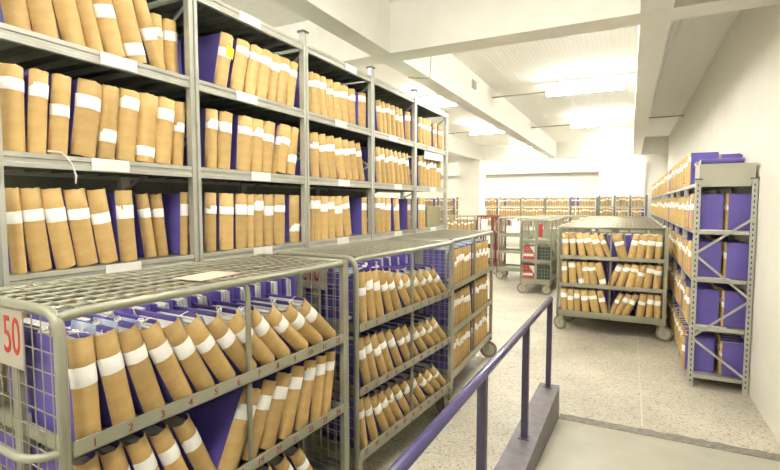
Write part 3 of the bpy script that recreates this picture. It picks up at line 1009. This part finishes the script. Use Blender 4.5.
def cart_back(fr, L, D, li, n_, who, individual, lean=lambda f: random.uniform(-0.03, 0.14)):
    fb = Frame(fr.P(L, D, 0), fr.rz + math.pi)
    z = CLIP[li] + 0.0095
    rows = auto_row(0.056, L - 0.036, n_, lean, gap=max(0.003, (L - 0.11) / n_ - 0.079))
    if individual:
        labels = ['far-side file, %s from the handle end, %s shelf of %s' % (ORD[n_ - 1 - i], SHN[li], who) for i in range(n_)]
        put_row(fb, 0.02, z, rows, labels, 'files on the wire trolleys', tie=[random.random() < 0.8 for _ in rows], sheet=[random.random() < 0.6 for _ in rows])
    else:
        for r_ in rows: stuff_file(fb, r_, 0.02, z)

# --- trolley 50, the nearest one
A1, B1 = (-1.432, 0.758), (-1.352, 2.150)
L1 = dist(A1, B1)
_, F1 = make_cart(A1, ang(A1, B1), L1, 'wire trolley with red number 50 on its end, full of kraft files', numbers=12, sign='50', handle='bumper', group=None, mid=0.505)
W1 = 'the trolley signed fifty'
cart_files(F1, L1, 2, [(None, 100, 63.5), (None, 134.5, 86), (None, 166, 113), (None, 195.6, 141), (None, 219, 165), (None, 241, 187), (None, 263, 208), (None, 281.7, 229), (None, 297.5, 248), (None, 316, 268), (None, 331.7, 288), (None, 345, 305)], W1, 1, tdef=0.081, band=[.30, .26, .22, .26, .30, .28, .28, .26, .24, .26, .28, .22])
cart_files(F1, L1, 1, [(None, 118, 75), (None, 147, 101), (None, 174, 127), (None, 198, 151), (None, 220, 175), (229, 252, 256), (257, 272, 278), (272.5, 289, 290), (291, 305, 304.7), (307, 319.5, 317), (321, 331, 326.7), (332, 341, 337)], W1, 13, tdef=0.072, band=[.22, .3, .26, .26, .24, .24, .22, .2, .17, .14, .14, .14])
cart_files(F1, L1, 0, auto_row(0.04, L1 - 0.06, 12, lambda f: -0.42 - 0.12 * f, t=(0.068, 0.074), gap=0.021), W1, 25, ready=True)
for li in (2, 1, 0): cart_back(F1, L1, 0.60, li, 12, W1, li == 2)
# --- trolley 210, next in the line
A2, B2 = (-1.380, 2.300), (-1.272, 3.640)
L2 = dist(A2, B2)
_, F2 = make_cart(A2, ang(A2, B2), L2, 'wire trolley with red number 210, second in the line beside the rack', numbers=11, sign='210', group=None)
W2 = 'the second trolley in line'
def tri(br, tr, w=8): return [(None, a, b_ - w) for a, b_ in zip(br, tr)]
cart_files(F2, L2, 2, tri([368, 376, 384, 394, 401.5, 411.7, 420, 427, 435, 446, 454], [366, 371, 378, 385, 391, 398, 405, 413, 421, 428, 440]), W2, 1, tdef=0.074)
cart_files(F2, L2, 1, tri([371, 378, 387, 394, 403, 412, 420, 428, 437, 444, 454], [364, 369, 376, 385, 393, 402, 410, 416, 422, 428, 438]), W2, 12, tdef=0.072)
cart_files(F2, L2, 0, tri([366, 377.5, 388, 395, 402.5, 411, 419, 426, 435, 442, 451], [362, 370, 376, 383, 391, 400, 408, 416, 422, 429, 439]), W2, 23, tdef=0.072)
for li in (2, 1, 0): cart_back(F2, L2, 0.60, li, 11, W2, li == 2)
# --- third trolley of the line
A3, B3 = (-1.335, 3.820), (-1.372, 5.270)
L3 = dist(A3, B3)
_, F3 = make_cart(A3, ang(A3, B3), L3, 'wire trolley of kraft files, last of the line beside the tall rack', group=None, casters=(0.3, -1.45, 0.1, 0.5))
W3 = 'the last trolley in the line'
half = L3 * 0.5
for li, la, lb in ((2, lambda f: -0.05, lambda f: -0.06), (1, lambda f: -0.20 - 0.1 * f, lambda f: -0.14), (0, lambda f: -0.02, lambda f: -0.05)):
    rows = auto_row(0.04, half - 0.02, 8, la, t=(0.074, 0.080), gap=0.002) + auto_row(half + 0.02, L3 - 0.055, 8, lb, t=(0.074, 0.079), gap=0.001)
    cart_files(F3, L3, li, rows, W3, 0, ready=True)
    cart_back(F3, L3, 0.60, li, 11, W3, False)
# --- trolley across the aisle
A4 = (-0.855, 6.82)
L4 = 1.30
_, F4 = make_cart(A4, 0.0, L4, 'wire trolley of leaning kraft files standing across the aisle', group=None, casters=(2.6, 0.0, 0.5, 0.2))
W4 = 'the trolley across the aisle'
def q6(items, ox=550): return [(a / 6 + ox, b_ / 6 + ox, c / 6 + ox) for a, b_, c in items]
cart_files(F4, L4, 2, q6([(75, 112, 75), (122, 160, 112), (172, 215, 150), (225, 275, 190), (275, 325, 230), (330, 368, 275), (425, 488, 388), (505, 552, 545), (555, 606, 595), (610, 661, 640), (668, 712, 683)]), W4, 0)
cart_files(F4, L4, 1, q6([(70, 105, 68), (115, 160, 108), (170, 207, 150), (212, 250, 195), (252, 297, 232), (312, 357, 280), (385, 430, 462), (440, 492, 512), (495, 547, 550), (550, 600, 598), (602, 652, 640), (658, 705, 672)]), W4, 0,
           band=[.24, .1, .74, .22, .2, .72, .14, .16, .16, .3, .16, .22])
cart_files(F4, L4, 0, q6([(62, 100, 62), (105, 142, 103), (145, 182, 143), (192, 237, 180), (248, 300, 222), (308, 350, 278), (372, 407, 440), (412, 458, 495), (463, 512, 548), (550, 600, 585), (605, 652, 622), (655, 697, 660)]), W4, 0)
for li in (2, 1, 0): cart_back(F4, L4, 0.60, li, 11, W4, False, lean=lambda f: 0.12)
for i in range(6):
    make_cart((-0.86, 7.60 + i * 0.72), 0.0, L4, 'wire trolley parked %s behind the one across the aisle' % ORD[i], fine=False)
# --- empty cages in the middle of the hall
cA, FA = make_cart((-1.30, 9.32), math.pi / 2, 1.30, 'empty wire cage trolley with red and white boxes behind its end grid', D=0.56, group=None, casters=(1.4, 0.2, 1.7, 0.4))
cB, FB = make_cart((-2.68, 10.85), 0.0, 1.35, 'empty grey cage trolley standing behind the one with red boxes', group=None, casters=(2.9, 0.3, 2.4, 0.4))
for i, (x, y) in enumerate(((-2.42, 12.1), (-0.92, 12.5), (-2.2, 13.2))):
    make_cart((x, y), 0.0, 1.30, 'grey cage trolley in the %s row beyond the empty cages' % ORD[i], fine=False, group='cage trolleys at the back')
for j, (zz_, xo) in enumerate(((CLIP[0], 0.02), (CLIP[1], 0.03))):
    b0 = empty('carton', (-1.72 + xo, 9.50, zz_ + 0.0095))
    tag(b0, 'red and white carton on the %s shelf of the cage trolley' % ('bottom' if j == 0 else 'middle'), 'carton', 'cartons in the cage trolley')
    MB().box(-0.13, 0.13, -0.13, 0.13, 0, 0.30).build('carton_body', M_CRATE, b0)
    MB().prism([(0.13, 0.08), (0.13, 0.30), (-0.02, 0.30)], 'y', -0.1325, -0.1305).build('white_corner', M_WHITE, b0)
    MB().box(-0.13, 0.06, -0.1325, -0.1305, 0.10, 0.15).build('white_stripe', M_WHITE, b0)
    g0 = empty('dark_carton', (-1.43, 9.52, zz_ + 0.0095))
    tag(g0, 'dark green carton beside the red one, %s shelf of the cage trolley' % ('bottom' if j == 0 else 'middle'), 'carton', 'cartons in the cage trolley')
    MB().box(-0.10, 0.10, -0.14, 0.14, 0, 0.27).build('carton_body', M_GREENBOX, g0)
    MB().box(-0.10, 0.10, -0.04, 0.04, 0.27, 0.272).build('tape', M_TRAY, g0)
for x, y, w, m, lb in ((-2.36, 10.825, 0.17, M_WHITE, 'white notice card hung on the grey cage trolley'), (-1.53, 9.30, 0.07, M_CRATE, 'small red card hung on the top of the cage trolley')):
    tag(MB().box(x, x + w, y - 0.006, y - 0.002, 1.12, 1.36).build('notice_card', m), lb, 'card')
# --- red trolleys and a file trolley further back
make_cart((-3.0, 11.52), 0.0, 0.20, 'narrow red painted cage trolley left of the grey cages', paint=M_MAROON, fine=False, group=None, handle=None)
make_cart((-3.49, 11.9), 0.0, 0.43, 'red painted cage trolley behind the narrow red one', paint=M_MAROON, fine=False, group=None, handle=None)
tag(MB().box(-3.38, -3.22, 11.868, 11.874, 1.06, 1.36).build('notice_card', M_WHITE), 'white notice card hung on the red cage trolley', 'card')
_, F5 = make_cart((-4.36, 11.9), 0.0, 0.82, 'file trolley at the back, left of the red cage trolleys', fine=False, group=None)
for li in (2, 1, 0): stuff_row(F5, 0.05, 0.80, 0.026, CLIP[li] + 0.01)
tag(MB().hexa([(x_, y_, z_) for z_ in (1.4425, 1.444) for x_, y_ in ((-1.62, 1.28), (-1.47, 1.29), (-1.49, 1.52), (-1.64, 1.51))]).build('paper_sheet', M_PINK),
    'pink printed sheet lying on the top grid of trolley 50', 'paper')

# ================================================================== RIGHT RACK
QX, QY0, QY1 = 0.545, 5.25, 15.35
QL = [0.09, 0.55, 1.01, 1.46, 1.90]
QD = WX - 0.012 - QX
rr = empty('shelving_rack', (QX, QY0, 0))
tag(rr, 'long perforated steel rack along the right wall, purple covers at its end', 'shelving rack')
FQ = Frame((QX, QY1), -math.pi / 2)      # s = QY1 - Y
qposts = [QY0 + 0.02] + [QY0 + 1.01 * i for i in range(1, 11)]
def qpost():
    m = MB()
    # angle post, two flanges, with punched slots left as raised rims
    m.box(0, 0.004, -0.02, 0.024, 0, 1.965); m.box(0.0, 0.044, -0.024, -0.020, 0, 1.965)
    return m
def slots(sgn):
    m = MB()
    for i in range(38):
        z_ = 0.05 + i * 0.05
        m.box(min(sgn * 0.014, sgn * 0.026), max(sgn * 0.014, sgn * 0.026), -0.0252, -0.0238, z_, z_ + 0.024)
    return m
for i, y in enumerate(qposts):
    for side in (0, 1):
        m = MB()
        x0 = -0.004 if side == 0 else QD - 0.040
        m.box(x0, x0 + 0.044, y - QY0 - 0.024, y - QY0 - 0.020, 0, 1.965)
        xs_ = x0 if side == 0 else x0 + 0.040
        m.box(xs_, xs_ + 0.004, y - QY0 - 0.020, y - QY0 + 0.022, 0, 1.965)
        po = m.build('post', M_RACK, rr)
        if i == 0:
            sl = MB()
            for q in range(38):
                z_ = 0.05 + q * 0.05
                sl.box(x0 + 0.016, x0 + 0.026, y - QY0 - 0.0250, y - QY0 - 0.0238, z_, z_ + 0.022)
            sl.build('slot_row', M_DARK, po)['kind'] = 'stuff'
        MB().box(x0 - 0.010, x0 + 0.054, y - QY0 - 0.032, y - QY0 + 0.030, 1.965, 1.975).build('post_cap', M_CAP, rr)
zq = [(1, 1.62), (0, 1.27), (1, 0.87), (0, 0.48), (1, 0.13)]
for (s0, z0), (s1, z1) in zip(zq[:-1], zq[1:]):
    xa = 0.018 if s0 == 0 else QD - 0.018
    xb = 0.018 if s1 == 0 else QD - 0.018
    MB().bar((xa, -0.012, z0 - 0.008), (xb, -0.012, z1 + 0.008), 0.006, 0.020).build('brace', M_RACK, rr)
for li, z_ in enumerate(QL):
    for i in range(10):
        a, b_ = qposts[i] - QY0 + (0.0 if i == 0 else 0.024), qposts[i + 1] - QY0 - 0.026
        m = MB()
        m.box(0.001, 0.012, a, b_, z_, z_ + 0.034); m.box(QD - 0.012, QD - 0.001, a, b_, z_, z_ + 0.034)
        m.box(0.012, QD - 0.012, a, b_, z_ + 0.022, z_ + 0.032)
        if i == 0: m.box(0.03, QD - 0.045, a - 0.018, a, z_, z_ + 0.034)
        m.build('shelf', M_RACK, rr)
def qfile(s, d, z_, t, label, dep=0.245, lean=0.0, **kw):
    o = make_file(FQ, s, d, z_ + 0.0335, t, lean, label, 'files on the right-hand rack', **kw)
    o.matrix_world = o.matrix_world @ Matrix.Diagonal((1, dep / D0, 1, 1))
    return o
LV = ['bottom', 'second', 'third', 'fourth']
END = QY1 - QY0
for li in range(4):
    z_ = QL[li] + 0.0335 - 0.033
    yo = [0.0, 0.012, 0.004, 0.016][li]
    hh = [0.325, 0.345, 0.34, 0.345][li]
    qfile(END - 0.115 - yo, 0.262 - 0.0, z_, 0.075, 'purple file side-on, wall side of the rack end, %s shelf from the floor' % LV[li], h=hh, tie=False, band=0.3, dep=0.20)
    qfile(END - 0.150, -0.035 if li == 0 else -0.012, z_, 0.075, 'purple file side-on, aisle side of the rack end, %s shelf from the floor' % LV[li], h=hh, tie=False, band=0.3)
    # next files along the aisle
    qfile(END - 0.235, -0.01, z_, 0.075, 'kraft-spined file on the aisle side, second from the rack end, %s shelf from the floor' % LV[li], h=0.33)
    stuff_row(FQ, 0.05, END - 0.28, -0.01, QL[li] + 0.034, dens=0.96, lean=0.10, dep=0.24)
    stuff_row(FQ, 0.05, END - 0.16, 0.265, QL[li] + 0.034, dens=0.97, lean=0.03, dep=0.185)
stuff_row(FQ, 0.05, END - 0.62, -0.01, QL[4] + 0.034, dens=0.97, lean=0.12, dep=0.24)
stuff_row(FQ, 0.05, END - 0.62, 0.265, QL[4] + 0.034, dens=0.97, lean=0.03, dep=0.185)
qfile(END - 0.56, -0.01, QL[4], 0.08, 'purple-sided file standing on top of the right-hand rack behind the grey tray', h=0.335)
# small sheets on the shelf edges of the rack end
for li, xx in ((1, 0.05), (2, 0.06), (3, 0.06)):
    tag(MB().box(QX + xx, QX + xx + 0.24, QY0 + 0.03, QY0 + 0.07, QL[li] + 0.0335, QL[li] + 0.040).build('loose_papers', M_WHITE), 'thin stack of loose papers at the rack end, %s shelf' % LV[li], 'paper', 'loose papers on the right-hand rack')
# grey tray on top with flat purple files
tr = empty('metal_tray', (QX + 0.025, QY0 + 0.02, QL[4] + 0.0345))
tag(tr, 'plain grey metal tray on top of the right-hand rack end', 'tray')
TW, TD, TH = 0.425, 0.34, 0.175
m = MB()
m.box(0, TW, 0, 0.004, 0, TH); m.box(0, TW, TD - 0.004, TD, 0, TH); m.box(0, 0.004, 0.004, TD - 0.004, 0, TH); m.box(TW - 0.004, TW, 0.004, TD - 0.004, 0, TH); m.box(0.004, TW - 0.004, 0.004, TD - 0.004, 0, 0.004)
m.box(0, TW, -0.006, 0.0, TH - 0.012, TH)
m.build('tray_body', M_TRAY, tr)
for i, (dx, dz, t, rz, lb) in enumerate(((0.24, 0.0, 0.042, -math.pi / 2, 'purple file lying flat over the grey tray, wall side'), (0.50, 0.0, 0.052, math.pi / 2, 'purple file lying flat over the grey tray, aisle side'))):
    pass
def flat_file(loc, rz, t, label, dep=0.28):
    o = make_file(FQ, 1.0, 0, 0, t, 0, label, 'purple files on the grey tray', tie=True, bare=True)
    for ch in o.children:
        if ch.name.startswith('spine'):
            me = ch.data.copy(); me.materials.clear(); me.materials.append(M_PURPLE); ch.data = me
    o.matrix_world = Matrix.Translation(loc) @ Matrix.Rotation(rz, 4, 'Z') @ Matrix.Rotation(math.pi / 2, 4, 'Y') @ Matrix.Diagonal((t / T0, dep / D0, 1, 1))
    return o
zt = QL[4] + 0.0345 + TH
flat_file((QX + 0.215, QY0 + 0.315, zt + 0.026), math.pi / 2, 0.050, 'purple file lying flat over the wall side of the grey tray', 0.20)
flat_file((QX + 0.035, QY0 + 0.03, zt + 0.026), 0.0, 0.046, 'purple file lying flat over the aisle side of the grey tray', 0.20)

# ================================================================== RACKS AT THE BACK
def back_rack(x0, x1, y, label, nb, tops=(0.93, 1.30, 1.67)):
    rb = empty('shelving_rack', (x0, y, 0))
    tag(rb, label, 'shelving rack')
    w = (x1 - x0) / nb
    for i in range(nb + 1):
        MB().box(i * w - 0.018, i * w + 0.018, 0.0, 0.05, 0, 1.96).build('post', M_DECK, rb)
        MB().box(i * w - 0.03, i * w + 0.03, 0.35, 0.40, 0, 2.02).build('post', M_DECK, rb)
    for z_ in tops + (0.2, 0.56):
        for i in range(nb):
            MB().box(i * w + 0.031, (i + 1) * w - 0.031, 0.0, 0.40, z_ - 0.05, z_).build('shelf', M_RACK, rb)
    fr = Frame((x0, y), 0.0)
    for z_ in tops:
        for i in range(nb):
            stuff_row(fr, i * w + 0.05, (i + 1) * w - 0.0, 0.02, z_ + 0.001, dens=0.95, lean=0.14, h=0.30, dep=0.27)
back_rack(-0.90, 0.46, 16.6, 'back rack in front of the closing wall, full of pale files', 3)
back_rack(-8.0, -1.05, 18.1, 'wide back rack running behind the column, full of pale files', 8)
for x, w_, h_, sz in ((-1.75, 0.14, 0.10, 'narrow'), (-1.55, 0.30, 0.14, 'wide'), (-1.18, 0.16, 0.08, 'low')):
    tag(MB().box(x, x + w_, 18.15, 18.4, 1.985, 1.985 + h_).build('small_box', M_WHITE), '%s white box lying on top of the wide back rack' % sz, 'box', 'white boxes on the back rack')

so = STUFF.build('archive_files', [M_KRAFT, M_PURPLE, M_PAGES, M_WHITE])
tag(so, 'countless further kraft and purple files filling the far racks and trolley back rows', 'file', kind='stuff')
print('files', NFILES, 'objects', len(bpy.data.objects))
